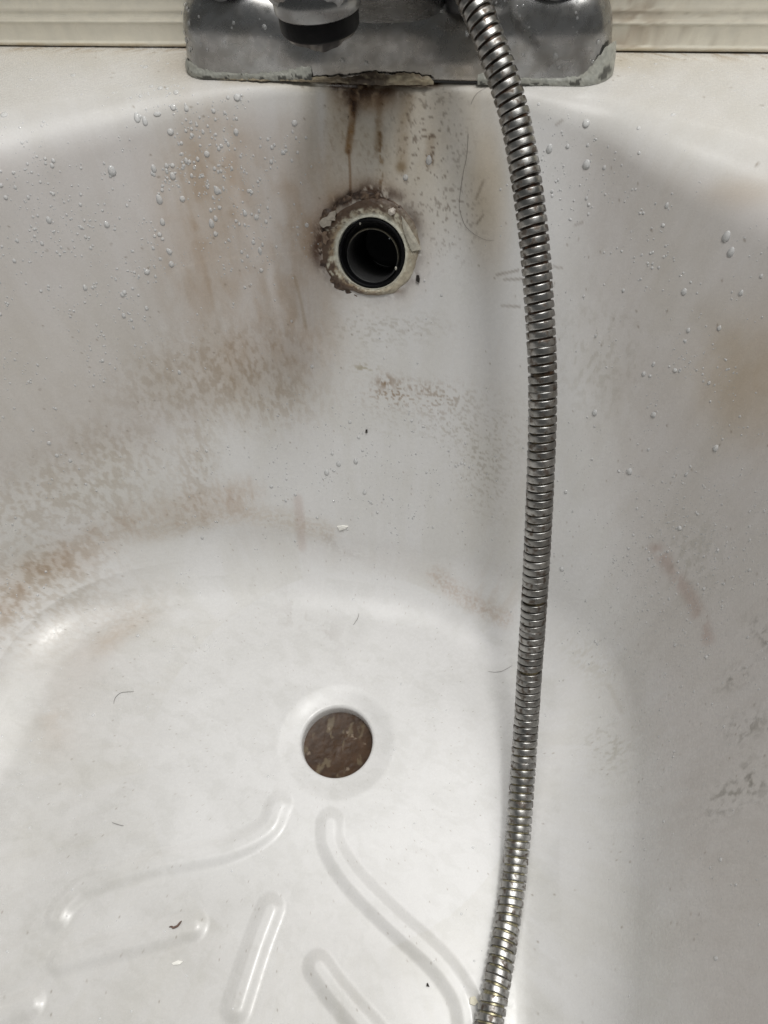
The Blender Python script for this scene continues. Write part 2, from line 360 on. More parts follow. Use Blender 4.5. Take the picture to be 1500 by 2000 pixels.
# scuffs and specks below the overflow
tint(BRN, blob(752, 746, 17, 15)*sst(.42, .58, n_fine)*.95 + blob(786, 752, 14, 13)*sst(.46, .6, n_fine)*.6 + blob(828, 758, 18, 12)*sst(.48, .6, n_fine)*.55)
tint((.50, .38, .28), np.maximum(blob(775, 770, 60, 26), .7*blob(850, 780, 50, 30))*sst(.56, .64, n_hor)*.9)
tint((.60, .55, .42), blob(712, 719, 26, 8)*sst(.5, .6, n_hor)*.9)
for (u, v, a, b, q) in [(880, 835, 60, 26, .9), (930, 900, 50, 60, .8), (980, 840, 50, 60, .6), (790, 640, 90, 30, .7), (900, 780, 60, 30, .6), (760, 830, 40, 30, .5), (700, 640, 60, 60, .6), (960, 960, 40, 60, .6)]:
    tint((.66, .63, .57), blob(u, v, a, b)*sst(.54, .68, n_hor)*q*.75)
tint((.88, .85, .80), blob(970, 900, 80, 190, 1.4)*.5*(.4+n_mid))
# the strip between tap and overflow
m = sst(628, 644, U)*(1-sst(930, 1010, U))*(1-sst(330, 560, W))*sst(120, 150, W)
tint((.89, .835, .74), m*(.55+.5*n_mid)); tint((.80, .71, .58), blob(955, 400, 40, 150, 1.5)*.65)  # tan stain; its vertical band also paints the hose's soft shadow
tint((.86, .80, .70), blob(800, 260, 70, 120, 1.3)*.5*(n_mid+.3))
sk = .55+.6*n_fine
tint((.45, .29, .14), stroke([(690, 180), (687, 240), (680, 295)], 7, .5)*sk*1.0); tint((.50, .36, .24), stroke([(681, 295), (684, 340), (684, 380)], 2.6, .7)*.8)
tint((.52, .40, .27), stroke([(742, 180), (740, 240), (738, 290)], 7, .8)*sk*.75); tint((.50, .38, .25), stroke([(742, 260), (745, 320), (744, 372)], 4, .7)*sst(.4, .55, n_fine)*.9)
tint((.62, .52, .40), stroke([(798, 190), (788, 240), (785, 330)], 11, .9)*sk*.6); tint((.50, .41, .28), blob(783, 326, 11, 11, 1.5)*.75)
tint((.60, .50, .40), stroke([(842, 270), (838, 320)], 8, .9)*.5); tint((.72, .62, .5), stroke([(660, 190), (672, 300)], 14, .9)*.35*sk)
tint(DK, np.maximum(blob(835, 300, 70, 150), .8*blob(880, 420, 60, 90))*sst(.66, .74, fbm(xm/1.5, ym/1.7, 77, 2))*.75)
tint((.6, .5, .4), np.maximum(blob(720, 280, 40, 110), blob(660, 260, 40, 90))*sst(.62, .74, fbm(xm/1.7, ym/2.4, 79, 2))*.5)
m = np.maximum.reduce([blob(702, 174, 50, 27, 1.5), .9*blob(755, 178, 28, 17), .95*stroke([(655, 163), (760, 158), (850, 156)], 13, .6), blob(690, 200, 16, 30)])
tint((.16, .10, .065), m*sst(.22, .45, n_fine)*.97); tint((.50, .33, .19), np.maximum(m, blob(720, 192, 62, 30, 1.4))*.8)
tint((.80, .74, .62), stroke([(440, 150), (560, 160), (640, 165)], 12, .8)*.7)
# dirt that gathers round the sealant of the overflow
d = np.hypot((U-722)/1.0, (W-482)/1.07); ang = np.arctan2(-(W-482), U-722)
wob = 8*np.sin(ang*3+1)+9*(vnoise((ang+4)*5, ang*0, 3)-.5)*2
side = np.clip(.55+.5*np.cos(ang-D(125))+.25*np.cos(2*(ang-D(140))), 0.05, 1)
ring = np.exp(-((d+wob*.5-100)/(7+8*side))**2)
tint((.17, .105, .075), ring*np.clip(side*1.25, 0, 1)*sst(.22, .46, n_fine)*.97); tint((.70, .57, .46), np.exp(-((d-114)/20)**2)*side*.6)
tint(DK, blob(738, 385, 26, 12)*sst(.3, .5, n_fine)*.9 + blob(668, 392, 22, 9, 1, -.6)*.8 + blob(812, 430, 12, 26, 1, -.4)*.7)
tint(DK, stroke([(683, 376), (676, 388), (655, 402)], 5, .7)*.8); tint((.42, .33, .25), blob(775, 568, 14, 6)*.8)
# short dark scratches
for a, b, wd in [((945, 352), (930, 388), 1.8), ((944, 420), (930, 438), 1.6), ((970, 537), (1012, 528), 1.7), ((985, 546), (1020, 545), 1.6), ((980, 597), (1015, 599), 1.6),
                 ((1062, 517), (1098, 524), 1.4), ((1122, 440), (1138, 434), 1.5), ((1085, 245), (1098, 235), 1.4), ((795, 222), (803, 243), 2.0)]:
    tint((.38, .33, .28), stroke([a, b], wd*1.35, .7)*(.35+.6*n_mid)*.8)
# loose specks anywhere
sp = hsh(np.floor(xm/6), np.floor(ym/6), 5); ctr = np.hypot(xm/6-np.floor(xm/6)-.5-.3*(hsh(np.floor(xm/6), np.floor(ym/6), 6)-.5), ym/6-np.floor(ym/6)-.5-.3*(hsh(np.floor(xm/6), np.floor(ym/6), 8)-.5))
tint((.45, .40, .34), (sp > .955)*(1-sst(.05, .16, ctr))*.8)
# deck: film and specks near the trim, yellowed near the tap
tint((.90, .885, .86), sst(H-.016, H-.0005, ZZ.ravel())*(.6+.6*n_mid))
deck = sst(H-.006, H-.0002, ZZ.ravel())
tint((.93, .90, .84), deck*(.35+.6*n_mid)*sst(.47, .51, V[:, 1])*1.0)
tint((.70, .62, .52), deck*sst(.500, .512, V[:, 1])*sst(.5, .66, fbm(xm/8, ym/2, 91, 3))*.8)
tint((.86, .80, .72), deck*blob(360, 130, 60, 26)*.6); tint((.9, .87, .8), deck*blob(1220, 120, 70, 20)*.7*n_mid*1.6)
# soft shade painted into the floor colour: left side and between the ribs
floor_shade = np.clip(np.maximum(sst(420, 120, U+.0*W), sst(1620, 1880, W)*sst(900, 720, U)), 0, 1)*(ZZ.ravel() < .02)
tint((.845, .838, .825), floor_shade*(.55+.75*fbm(V[:, 0]*40, V[:, 1]*40, 163)))
# wet grey film on the floor
flo = ZZ.ravel() < .01
tint((.95, .95, .945), flo*sst(.4, .65, fbm(V[:, 0]*30, V[:, 1]*30, 61))*.9); tint((.93, .93, .92), flo*sst(.52, .66, fbm(V[:, 0]*120+V[:, 1]*60, V[:, 1]*160, 67))*.6)
tint((.88, .87, .86), np.maximum.reduce([blob(580, 1190, 30, 50), blob(640, 1240, 30, 30)])*sst(.45, .6, fbm(V[:, 0]*150, V[:, 1]*150, 71)))

# cut the overflow hole
cent = V[faces].mean(1); keep = np.linalg.norm(cent-OV, axis=1) > 0.0238
bath = new_mesh('bathtub', V, faces[keep], M_ENAMEL, col=C.astype(np.float32))
tag(bath, 'stained white bathtub with water beads, scum and open drain hole', 'bathtub')
bath['kind'] = 'thing'

# ---- drain: brown wet well below the open hole
n = 128
prof = [(RH+.004, -.0075), (RH+.004, -.0115)] + [(RH+.004-(RH+.004)*t, -.0115-.002*math.sin(t*2)) for t in np.linspace(.03, 1, 44)]
Vd, Fd = lathe(prof, n, (XC, YC, 0)); a = Vd[:, 0]*1000; b = Vd[:, 1]*1000
g = fbm(a/9, b/14, 3)[:, None]; cg = np.array([.030, .016, .009])*(1-g)+np.array([.085, .047, .025])*g
sp_ = .5*sst(.66, .76, fbm(a/4, b/9, 8, 3))[:, None]; cg = cg*(1-sp_)+np.array([.20, .16, .10])*sp_
wet = (hsh(np.floor(a/2.1), np.floor(b/2.1), 12) > .965)[:, None]*sst(.35, .6, fbm(a/1.2, b/1.2, 19))[:, None]; cg = cg*(1-.6*wet)+np.array([.30, .24, .18])*.6*wet  # pale specks paint wet glints into the brown
Vd[:, 2] += .0004*(fbm(a/3, b/3, 4)-.5)
new_mesh('drain_well', Vd, Fd, M_GUNK, bath, col=cg)

# ---- overflow: sealant ring, rubber pipe, inner pipe
ax = Vector(ON); e1 = Vector((1, 0, 0)); e1 = (e1-ax*e1.dot(ax)).normalized(); e2 = ax.cross(e1).normalized()
if e2.z < 0: e2 = -e2
E1, E2, AX = np.array(e1), np.array(e2), np.array(ax)
def ov(x, y, z): return OV + np.multiply.outer(x, E1) + np.multiply.outer(y, E2) + np.multiply.outer(z, AX)
na, nr = 220, 26
A, T = np.meshgrid(np.linspace(0, 2*np.pi, na, endpoint=False), np.linspace(0, 1, nr)); A, T = A.T.ravel(), T.T.ravel()
A, T = A.reshape(na, nr).T, T.reshape(na, nr).T
ca, sa = np.cos(A), np.sin(A)
outer = .0322 + .0014*np.sin(A*2+.6) + .0030*(fbm(ca*1.6+5, sa*1.6+5, 2)-.5)*2
outer = outer + .0014*np.clip(np.cos(A-D(150)), 0, 1) + .0018*np.exp(-((np.mod(A-D(150), 2*np.pi))/.25)**2) - .0015*np.exp(-(np.angle(np.exp(1j*(A-D(250))))/.5)**2)
outer = outer + .0030*np.sin(A) - .0012*np.cos(A)
rr = .0226 + (outer-.0226)*T
hgt = .0021*np.sin(np.pi*np.clip(T*1.02, 0, 1))**.6*(.55+.9*fbm(ca*2.2+T*2, sa*2.2+9, 12)) + .0007*(fbm(rr*ca*500, rr*sa*500, 15)-.5) + .0012*np.exp(-((T-.05)/.1)**2)
hgt = np.where(T > .97, -.0015, hgt); hgt = np.where(T < .02, -.004, hgt)
Vs = ov((rr*ca).ravel(), (rr*sa).ravel(), hgt.ravel())
f1 = fbm(rr*ca*330, rr*sa*330, 31).ravel(); Tf = T.ravel(); Af = A.ravel()
cream = np.array([.60, .57, .46]); brownc = np.array([.14, .09, .06]); tanc = np.array([.33, .25, .16])
cs = np.tile(cream, (len(Tf), 1))
topl = np.clip(.5+.6*np.cos(Af-D(120)), 0, 1); lef = np.clip(.3+.8*np.cos(Af-D(195)), 0, 1)
def mixc(c, col, m): m = np.clip(m, 0, 1)[:, None]; return c*(1-m)+np.array(col)*m
cs = mixc(cs, tanc, (.45+.7*lef)*sst(.25, .55, f1)*.95)
cs = mixc(cs, brownc*.8, sst(.36, .62, Tf+.6*(f1-.5))*np.clip(topl+.75*lef, 0, 1)*sst(.30, .46, f1+.1)*.97)
cs = mixc(cs, brownc, sst(.8, .98, Tf)*(.3+.7*np.maximum(topl, lef))*.9)
cs = mixc(cs, (.10, .06, .04), sst(.55, .63, fbm(rr*ca*700, rr*sa*700, 36).ravel())*np.clip(topl+lef, 0, 1)*.8)
cs = mixc(cs, (.70, .70, .60), sst(.34, .1, Tf)*(.5+.5*topl))
seal = new_mesh('overflow_sealant', Vs, grid_faces(nr, na, True), M_SEAL, bath, col=cs)
# lumps of dark grime packed against the sealant, top and left
nt_, ns_ = 130, 8
Ac = np.linspace(D(48), D(252), nt_); env = np.sin(np.linspace(0, np.pi, nt_))**.35
rc_ = .0328+.0030*np.sin(Ac)-.0012*np.cos(Ac)+.0014*(fbm(Ac*4, Ac*0, 53)-.5)*2+.0014*np.clip(np.cos(Ac-D(150)), 0, 1); wc_ = (.0010+.0075*np.clip(fbm(Ac*7, Ac*0+2, 57, 3)-.28, 0, 1))*env
Jc = np.linspace(0, np.pi, ns_)
Rc2 = rc_[:, None]+wc_[:, None]*np.cos(Jc)[None, :]*1.15; Hc = wc_[:, None]*np.sin(Jc)[None, :]*(.35+.5*vnoise(Ac[:, None]*30+0*Jc, Jc[None, :]*2+0*Ac[:, None], 4)) - .0004
Vc3 = ov((Rc2*np.cos(Ac)[:, None]).ravel(), (Rc2*np.sin(Ac)[:, None]).ravel(), Hc.ravel())
cg3 = mixc(np.tile(np.array([.06, .036, .025]), (len(Vc3), 1)), (.22, .15, .10), sst(.45, .7, fbm(np.repeat(Ac, ns_)*14, np.tile(Jc, nt_)*2, 9)))
new_mesh('grime_crust', Vc3, grid_faces(nt_, ns_), M_SEAL, bath, col=cg3)
# curled flakes of sealant beside the ring
def flake(name, pts, th, mt, parent=None, lift=.0004, colv=None):
    """thin chip: outline given in pixels of the photograph, laid on the bath's surface"""
    top = []; bot = []
    for u, v in pts:
        P, Nn = surf(u, v); top.append(P+Nn*(th+lift)); bot.append(P+Nn*(lift-.0006))
    c = np.mean(top, 0); k = len(top); Vv = np.array(top+bot+[c+Nn*th*.35])
    F = [(i, (i+1) % k, 2*k) for i in range(k)] + [(i+k, (i+1) % k+k, (i+1) % k, i) for i in range(k)]
    return new_mesh(name, Vv, F, mt, parent, smooth=False, col=colv(len(Vv)) if colv else None)
cc = lambda c: (lambda n_: np.tile(np.array(c), (n_, 1)))
flake('sealant_flake', [(786, 420), (800, 440), (812, 462), (823, 487), (805, 489), (797, 470), (789, 448)], .0022, M_SEAL, bath, colv=cc((.52, .49, .41)))
flake('sealant_flake', [(626, 434), (631, 424), (640, 421), (645, 414), (654, 411), (658, 415), (655, 421), (656, 428), (648, 431), (647, 440), (640, 439), (634, 445), (629, 440)], .0024, M_SEAL, bath, colv=cc((.50, .45, .38)))
flake('sealant_flake', [(762, 408), (768, 405), (773, 409), (773, 416), (767, 420), (761, 415)], .0042, M_SEAL, bath, colv=cc((.68, .62, .55)))
flake('sealant_flake', [(629, 456), (634, 450), (641, 452), (640, 460), (645, 466), (639, 470), (638, 477), (632, 473), (633, 465)], .0020, M_SEAL, bath, colv=cc((.24, .17, .12)))
# rubber pipe with a rounded lip, standing a little proud
pr = [(.0224, -.045), (.0224, .0008), (.0221, .0018), (.0214, .0021), (.0206, .0016), (.0203, .0004), (.0203, -.045)]
Vp, Fp = lathe(pr, 96, (0, 0, 0)); Vp = ov(Vp[:, 0], Vp[:, 1], Vp[:, 2])
pipe = new_mesh('overflow_pipe', Vp, Fp, M_RUBBER, bath)
pr = [(.0215, -.0078), (.0183, -.0076), (.0182, -.0060), (.0178, -.0052), (.0170, -.0056), (.0168, -.060)]
Vp, Fp = lathe(pr, 96); ring_off = (.0006, -.0015)
Vp = ov(Vp[:, 0]-.0008*(np.hypot(Vp[:, 0], Vp[:, 1]) < .02), Vp[:, 1]-.0028*(np.hypot(Vp[:, 0], Vp[:, 1]) < .02), Vp[:, 2])
cl = np.tile(np.array([.03, .03, .03]), (len(Vp), 1)); lipm = np.zeros(len(Vp)); lipm[96*2:96*4] = 1
ang_ = np.tile(np.arange(96)/96*2*np.pi, 6); cl = mixc(cl, (.34, .31, .22), lipm*sst(.0, .6, np.sin(ang_+.3))*(.4+.8*vnoise(ang_*6, ang_*0, 4)))
new_mesh('inner_pipe', Vp, Fp, M_SEAL, pipe, col=cl)
Vp, Fp = lathe([(.0195, -.057), (.0185, -.058), (.012, -.0585), (.0005, -.0586)], 64); Vp = ov(Vp[:, 0], Vp[:, 1], Vp[:, 2]); new_mesh('pipe_end', Vp, Fp, M_VOID, pipe)
for (x, y, s_) in [(.0168, -.0085, .9), (-.0075, .0182, .75)]:   # sealant crumbs stuck to the rubber
    Vp, Fp = lathe([(.0002, .0009*s_), (.0007*s_, .0006*s_), (.0009*s_, 0), (.0004, -.0004)], 8)
    rad = math.hypot(x, y); k_ = .0205/rad if rad > .019 else 1
    Vp = ov(Vp[:, 0]+x*k_, Vp[:, 1]*1.7+y*k_, Vp[:, 2]+(.0012 if rad > .019 else .0012))
    new_mesh('sealant_crumb', Vp, Fp, M_SEAL, pipe, col=np.tile(np.array([.62, .6, .52]), (len(Vp), 1)))

# ================================================================== TRIM AND WALL
prof = [(.0002, .0003), (-.0005, .0007), (-.0010, .0013), (-.0010, .0024), (-.0006, .0031), (-.0003, .0036), (.0000, .0044), (.0005, .0135), (.0004, .0143), (.0002, .0150), (.0003, .0158), (.0008, .0166), (.0012, .0178), (.0013, .0190),
        (.0014, .0206), (.0012, .0213), (.0013, .0222), (.0017, .0234), (.0019, .0282), (.0018, .0290), (.0019, .0298), (.0024, .0312), (.0026, .0400), (.0030, .0600), (.0032, .09), (.012, .092)]
xs = np.linspace(-.62, .62, 420)
Vt = []; Ct = []
for dy, dz in prof:
    wv = .0005*(fbm(xs*14, xs*0+dz*20, 5)-.5)
    Vt.append(np.stack([xs, YW+dy+wv, H+dz+wv*.6], 1))
    xn = xs*1000; zn = np.full(len(xs), dz*1000)
    c = np.tile(np.array([.86, .815, .69]), (len(xs), 1))
    if dz < .0030: c = mixc(c, (.60, .48, .30), np.full(len(xs), .55))
    f_ = fbm(xn/7, zn/2+7, 44); c = mixc(c, (.78, .745, .64), sst(.35, .6, f_)*.6)
    c = mixc(c, (.42, .33, .24), np.exp(-((xs-.142)/.022)**2)*sst(.3, .6, fbm(xn/4, zn/2, 47))*.65*(dz > .003))
    c = mixc(c, (.34, .28, .2), np.exp(-((xs-.17)/.035)**2)*sst(.56, .70, fbm(xn/2.0, zn/1.2, 48, 3))*.4)
    if .0160 < dz < .0170 or .0220 < dz < .0225 or .0297 < dz < .0300: c = mixc(c, (.55, .48, .38), .15+.35*f_)
    if dz < .001: c = mixc(c, (.2, .15, .1), np.full(len(xs), .7))  # shadow line painted dark along the trim's foot
    Ct.append(c)
trim = new_mesh('wall_trim', np.vstack(Vt), grid_faces(len(prof), len(xs)), M_TRIM, col=np.vstack(Ct))
tag(trim, 'cream ridged plastic trim strip along the wall behind the tap', 'trim')
Vw = [(-.62, YW+.0125, H-.05), (.62, YW+.0125, H-.05), (.62, YW+.0125, H+.6), (-.62, YW+.0125, H+.6), (-.62, YW+.06, H-.05), (.62, YW+.06, H-.05), (.62, YW+.06, H+.6), (-.62, YW+.06, H+.6)]
wall = new_mesh('wall', Vw, [(0, 1, 2, 3), (5, 4, 7, 6), (4, 0, 3, 7), (1, 5, 6, 2), (3, 2, 6, 7), (4, 5, 1, 0)], M_WALL, smooth=False); tag(wall, kind='structure')

# ================================================================== TAP
TX, TY = 0.0025, 0.4925             # middle of the tap's base
tap = empty('mixer_tap', (TX, TY, H)); tag(tap, 'dull grey two handle bath mixer tap sealed to the bath rim', 'tap')
tap_inv = Vector((TX, TY, H))
def tpart(name, Vv, F, m, parent=None, **kw):
    Vv = np.asarray(Vv, float) - (np.array([TX, TY, H]))
    return new_mesh(name, Vv, F, m, parent or tap, **kw)
def rrect(hx, hy, r, n=26):
    P = []
    for cx_, cy_, a0 in [(hx-r, hy-r, 0), (-(hx-r), hy-r, 90), (-(hx-r), -(hy-r), 180), (hx-r, -(hy-r), 270)]:
        for t in np.linspace(0, 90, n): P.append((cx_+r*math.cos(D(a0+t)), cy_+r*math.sin(D(a0+t))))
    P = np.array(P); out = []                      # refine the long runs
    for p, q in zip(P, np.roll(P, -1, 0)):
        L_ = np.linalg.norm(q-p); m = max(1, int(L_/.003))
        for t in range(m): out.append(p+(q-p)*t/m)
    return np.array(out)
base2 = rrect(.1325, .0213, .019)
hs = [(.0012, .0012, .0), (.0014, .0004, 0), (.0025, 0, 0)] + [(h_, .0004+.0012*k_/7, .0004+.0026*k_/7) for k_, h_ in enumerate(np.linspace(.005, .017, 8))]
hs += [(.018+.0290*math.sin(a_), .0018+.0172*(1-math.cos(a_)), .0032+.0215*(1-math.cos(a_))) for a_ in np.linspace(.06, math.pi/2, 22)]
Vb = []
for h_, i_, s_ in hs:
    q = base2.copy(); kx = (.1325-s_)/.1325; q[:, 0] *= kx
    ky = (.0213-i_)/.0213; q[:, 1] *= ky
    ax_ = np.abs(q[:, 0]); wf = sst(.0, -.008, q[:, 1]-.0*ax_) if False else np.clip(-q[:, 1]/.006, 0, 1)
    shoulder = np.exp(-((ax_-.090)/.027)**2); valley = np.exp(-((ax_-.047)/.019)**2); mid = np.exp(-(q[:, 0]/.030)**2)
    g_ = math.sin(math.pi*min(1, h_/.050))
    q[:, 1] += wf*(-.0040*shoulder*g_ + .0050*valley*float(sst(.006, .034, np.array(h_))) - .0030*mid*float(sst(0, .01, np.array(h_))))
    z = h_ - .0085*valley*float(sst(.018, .046, np.array(h_))) + .0015*shoulder*float(sst(.02, .046, np.array(h_)))
    Vb.append(np.stack([TX+q[:, 0], TY+q[:, 1], H+z], 1))
nb = len(base2); Vb = np.vstack(Vb); Fb = [tuple(f) for f in grid_faces(len(hs), nb, True)]
Fb.append(tuple(range((len(hs)-1)*nb, len(hs)*nb)))
bx_, bz_ = (Vb[:, 0]-TX)*1000, (Vb[:, 2]-H)*1000
cb = np.tile(np.array([.42, .42, .42]), (len(Vb), 1)); fb_ = fbm(bx_/9, bz_/7, 19)
cb = mixc(cb, (.33, .32, .305), sst(.35, .6, fb_)*.8)
cb = mixc(cb, (.20, .165, .12), sst(12, 3, bz_)*np.exp(-(bx_/34)**2)*.9*sst(.25, .5, fbm(bx_/5, bz_/3, 23)+.15))
cb = mixc(cb, (.20, .19, .175), .75*np.exp(-(np.abs(bx_-2)/36)**4)*sst(40, 22, bz_)*(.6+.7*fb_)); cb = mixc(cb, (.34, .29, .22), np.exp(-((bx_-50)/10)**2)*.5)  # grimy middle, also darkened with the spout's painted shade
body = tpart('tap_body', Vb, Fb, M_CHROME, col=cb)
q = base2*np.array([.995, .97]); Vg = np.vstack([np.c_[TX+q[:, 0], TY+q[:, 1], np.full(nb, H+.00015)], np.c_[TX+q[:, 0], TY+q[:, 1], np.full(nb, H+.0014)]])
tpart('base_gasket', Vg, [tuple(f) for f in grid_faces(2, nb, True)], M_BLACK)
# spout: flared root, long arm, blunt tip with the outlet underneath
TIPX = 0.0; 
pth = catmull([(TX, .505, H+.030), (TX, .478, H+.046), (TX, .440, H+.070), (TX, .400, H+.089), (TX, .366, H+.098), (TX, .351, H+.0995), (TX, .3395, H+.0985), (TX, .3355, H+.097)], 7)
tt = np.linspace(0, 1, len(pth)); hwid = np.interp(tt, [0, .2, .45, .7, .86, .93, .98, 1], [.040, .031, .0225, .0185, .0176, .0165, .0115, .002]); hhei = np.interp(tt, [0, .2, .45, .7, .86, .93, .98, 1], [.016, .0145, .0125, .0115, .0112, .0105, .0075, .0015])
a = np.linspace(0, 2*np.pi, 56, endpoint=False); Tn = np.gradient(pth, axis=0); Tn /= np.linalg.norm(Tn, axis=1)[:, None]
upv = np.cross(np.array([1, 0, 0]), Tn); upv *= np.sign(upv[:, 2:3])
ex = 0.72; sc_ = np.sign(np.cos(a))*np.abs(np.cos(a))**ex; ss_ = np.sign(np.sin(a))*np.abs(np.sin(a))**ex
Vsp = pth[:, None] + hwid[:, None, None]*sc_[None, :, None]*np.array([1, 0, 0]) + hhei[:, None, None]*ss_[None, :, None]*upv[:, None]
Vsp = Vsp.reshape(-1, 3); Fsp = [tuple(f) for f in grid_faces(len(pth), 56, True)]; Fsp.append(tuple(range((len(pth)-1)*56, len(pth)*56)))
csp = mixc(np.tile(np.array([.30, .30, .30]), (len(Vsp), 1)), (.22, .215, .21), sst(.4, .6, fbm(Vsp[:, 0]*150, Vsp[:, 1]*150, 3)))
spout = tpart('spout', Vsp, Fsp, M_CHROME, col=csp)
SPX, SPY, SPZ = TX, .3545, H+.0925
def lat_part(name, prof_, m, centre, n=56, parent=None, jig=0, **kw):
    Vv, F = lathe(prof_, n, centre)
    if jig: 
        an = np.arctan2(Vv[:, 1]-centre[1], Vv[:, 0]-centre[0]); low = Vv[:, 2] < centre[2]+prof_[-3][1]+1e-4
        Vv[:, 2] -= np.where(low, jig*np.clip(fbm(np.cos(an)*3+8, np.sin(an)*3+8, 9)*2-.7, -.2, 1.2), 0)
    return tpart(name, Vv, F, m, parent, **kw)
colr = [(.0120, .004), (.0185, .0035), (.0188, -.004), (.0186, -.0075), (.0180, -.0082), (.0172, -.0082)]
Vc_, Fc_ = lathe(colr, 56, (SPX, SPY, SPZ)); tpart('outlet_collar', Vc_, Fc_, M_CHROME, spout, col=np.tile(np.array([.30, .30, .30]), (len(Vc_), 1)))
aer = [(.0172, -.006), (.0174, -.010), (.0172, -.0150), (.0168, -.0160), (.0158, -.0166), (.0120, -.0164), (.0003, -.0160)]
lat_part('aerator', aer, M_RUBBER, (SPX, SPY, SPZ), parent=spout, jig=.0)
# ragged lime and slime hanging from the outlet
na2, nr2 = 60, 12; A2, T2 = np.meshgrid(np.linspace(0, 2*np.pi, na2, endpoint=False), np.linspace(0.02, 1, nr2)); r2 = .0166*T2
z2 = -.0165-.0016*fbm(r2*np.cos(A2)*260+4, r2*np.sin(A2)*260, 5)*1.6 - .0035*np.exp(-(((r2*np.cos(A2)-.004)/.006)**2+((r2*np.sin(A2)+.010)/.006)**2))
z2 = np.where(T2 > .98, -.0160, z2)
Vl = np.stack([SPX+r2*np.cos(A2), SPY+r2*np.sin(A2), SPZ+z2], -1).reshape(-1, 3); fl_ = fbm(Vl[:, 0]*500, Vl[:, 1]*500, 4)
tpart('lime_crust', Vl, [tuple(f) for f in grid_faces(nr2, na2, True)], M_GUNK, spout, col=mixc(np.tile(np.array([.025, .02, .018]), (len(Vl), 1)), (.22, .2, .18), sst(.52, .7, fl_)))
# handles: stem, dark skirt, grip
for sx_ in (-1, 1):
    hx = TX+sx_*.0955
    hnd = lat_part('handle', [(.0235, .0490), (.0242, .0505), (.0243, .058), (.0235, .064), (.0200, .074), (.016, .083), (.012, .087), (.0004, .088)], M_CHROME, (hx, TY+.002, H),
                   col=np.tile(np.array([.45, .45, .455]), (8*56, 1)))
    Vk, Fk = lathe([(.0004, .0486), (.0232, .0486), (.0236, .0492), (.0236, .0502)], 56, (hx, TY+.002, H)); tpart('skirt', Vk, Fk, M_BLACK, hnd)
    Vk, Fk = lathe([(.0205, .030), (.0200, .040), (.0185, .046), (.0175, .0484)], 56, (hx, TY+.004, H)); tpart('stem', Vk, Fk, M_CHROME, hnd, col=np.tile(np.array([.3, .3, .3]), (len(Vk), 1)))
# diverter outlet the hose screws on to
Vk, Fk = lathe([(.0004, .034), (.0120, .034), (.0125, .036), (.0125, .052), (.0100, .054), (.0100, .062), (.0004, .062)], 40, (TX+.046, TY-.003, H)); tpart('diverter', Vk, Fk, M_BLACK)

# ---- old sealant along the foot of the tap
seal_root = empty('sealant_bead', (TX, TY-.0213, H)); tag(seal_root, 'cracked dirty sealant smeared along the foot of the tap', 'sealant')
def bead(name, x0, x1, hfun, yout, colfun, n=150, m=9):
    xs_ = np.linspace(x0, x1, n); Vv = []; cl_ = []
    for x in xs_:
        # front outline of the base at this x
        t = max(0, abs(x)-(.1325-.019)); t = min(t, .0188); yb = TY-.0213+.019-math.sqrt(.019**2-t*t) - .0030*math.exp(-(x/.030)**2)
        nx = (t/.019)*(1 if x > 0 else -1); ny = -math.sqrt(1-(t/.019)**2)
        hh = hfun(x); oo = yout(x)
        for j in range(m):
            s_ = j/(m-1); h_ = hh*(1-s_)**1.0; o_ = oo*s_**1.6 + .0003 + .0007*math.sin(math.pi*s_)
            wob_ = .0004*(float(vnoise(np.array(x*900), np.array(j*1.3), 7))-.5)
            Vv.append((TX+x+nx*(o_+wob_), yb+ny*(o_+wob_)+ (.0002+.003*h_/.03 if h_ > .004 else 0)*1.0, H+max(.0002, h_+wob_)))
            cl_.append(colfun(x, s_))
    Vv = np.array(Vv)-np.array([TX, TY-.0213, H]); return new_mesh(name, Vv, grid_faces(n, m), M_SEAL, seal_root, col=np.array(cl_))
nz1 = lambda x, s, k_: float(fbm(np.array(x*k_), np.array(s*3.0), 14, 3))
def c_grey(x, s):
    f_ = nz1(x, s, 160); d_ = 1 if f_ > .62 and s > .4 else 0
    c = np.array([.40, .41, .375])*(1-f_*.4)+np.array([.56, .54, .45])*f_*.4; return c*(1-.75*d_)
def c_cream(x, s):
    f_ = nz1(x, s, 200); g_ = math.exp(-((x+.012)/.022)**2)
    c = np.array([.52, .46, .33])*(1-f_*.7)+np.array([.27, .19, .11])*f_*.7; k_ = min(1, max(0, (f_-.40+.32*g_)*4))*(.4+.6*g_)
    return c*(1-k_)+np.array([.055, .035, .02])*k_
bead('smear', -.1318, -.045, lambda x: .0078*(.85+.35*nz1(x, 0, 240))*min(1, (x+.134)/.008+.35), lambda x: .0008, c_grey)
bead('crack_strip', -.108, .030, lambda x: (.0012+.0016*nz1(x, 7, 300)+.0062*math.exp(-(x/.03)**2)*nz1(x, 2, 190)*1.4)*min(1, (.031-x)/.004+.15), lambda x: .0003+.0030*max(0, nz1(x, 5, 260)-.25)*(1 if x > -.1 else .4), c_cream, 200)
bead('smear', .056, .1318, lambda x: (.0060+.010*max(0, nz1(x, 1, 190)-.42)+.012*math.exp(-((x-.131)/.012)**2))*1.0, lambda x: .0009, lambda x, s: c_grey(x, s)*(1.12 if x > .08 else 1))

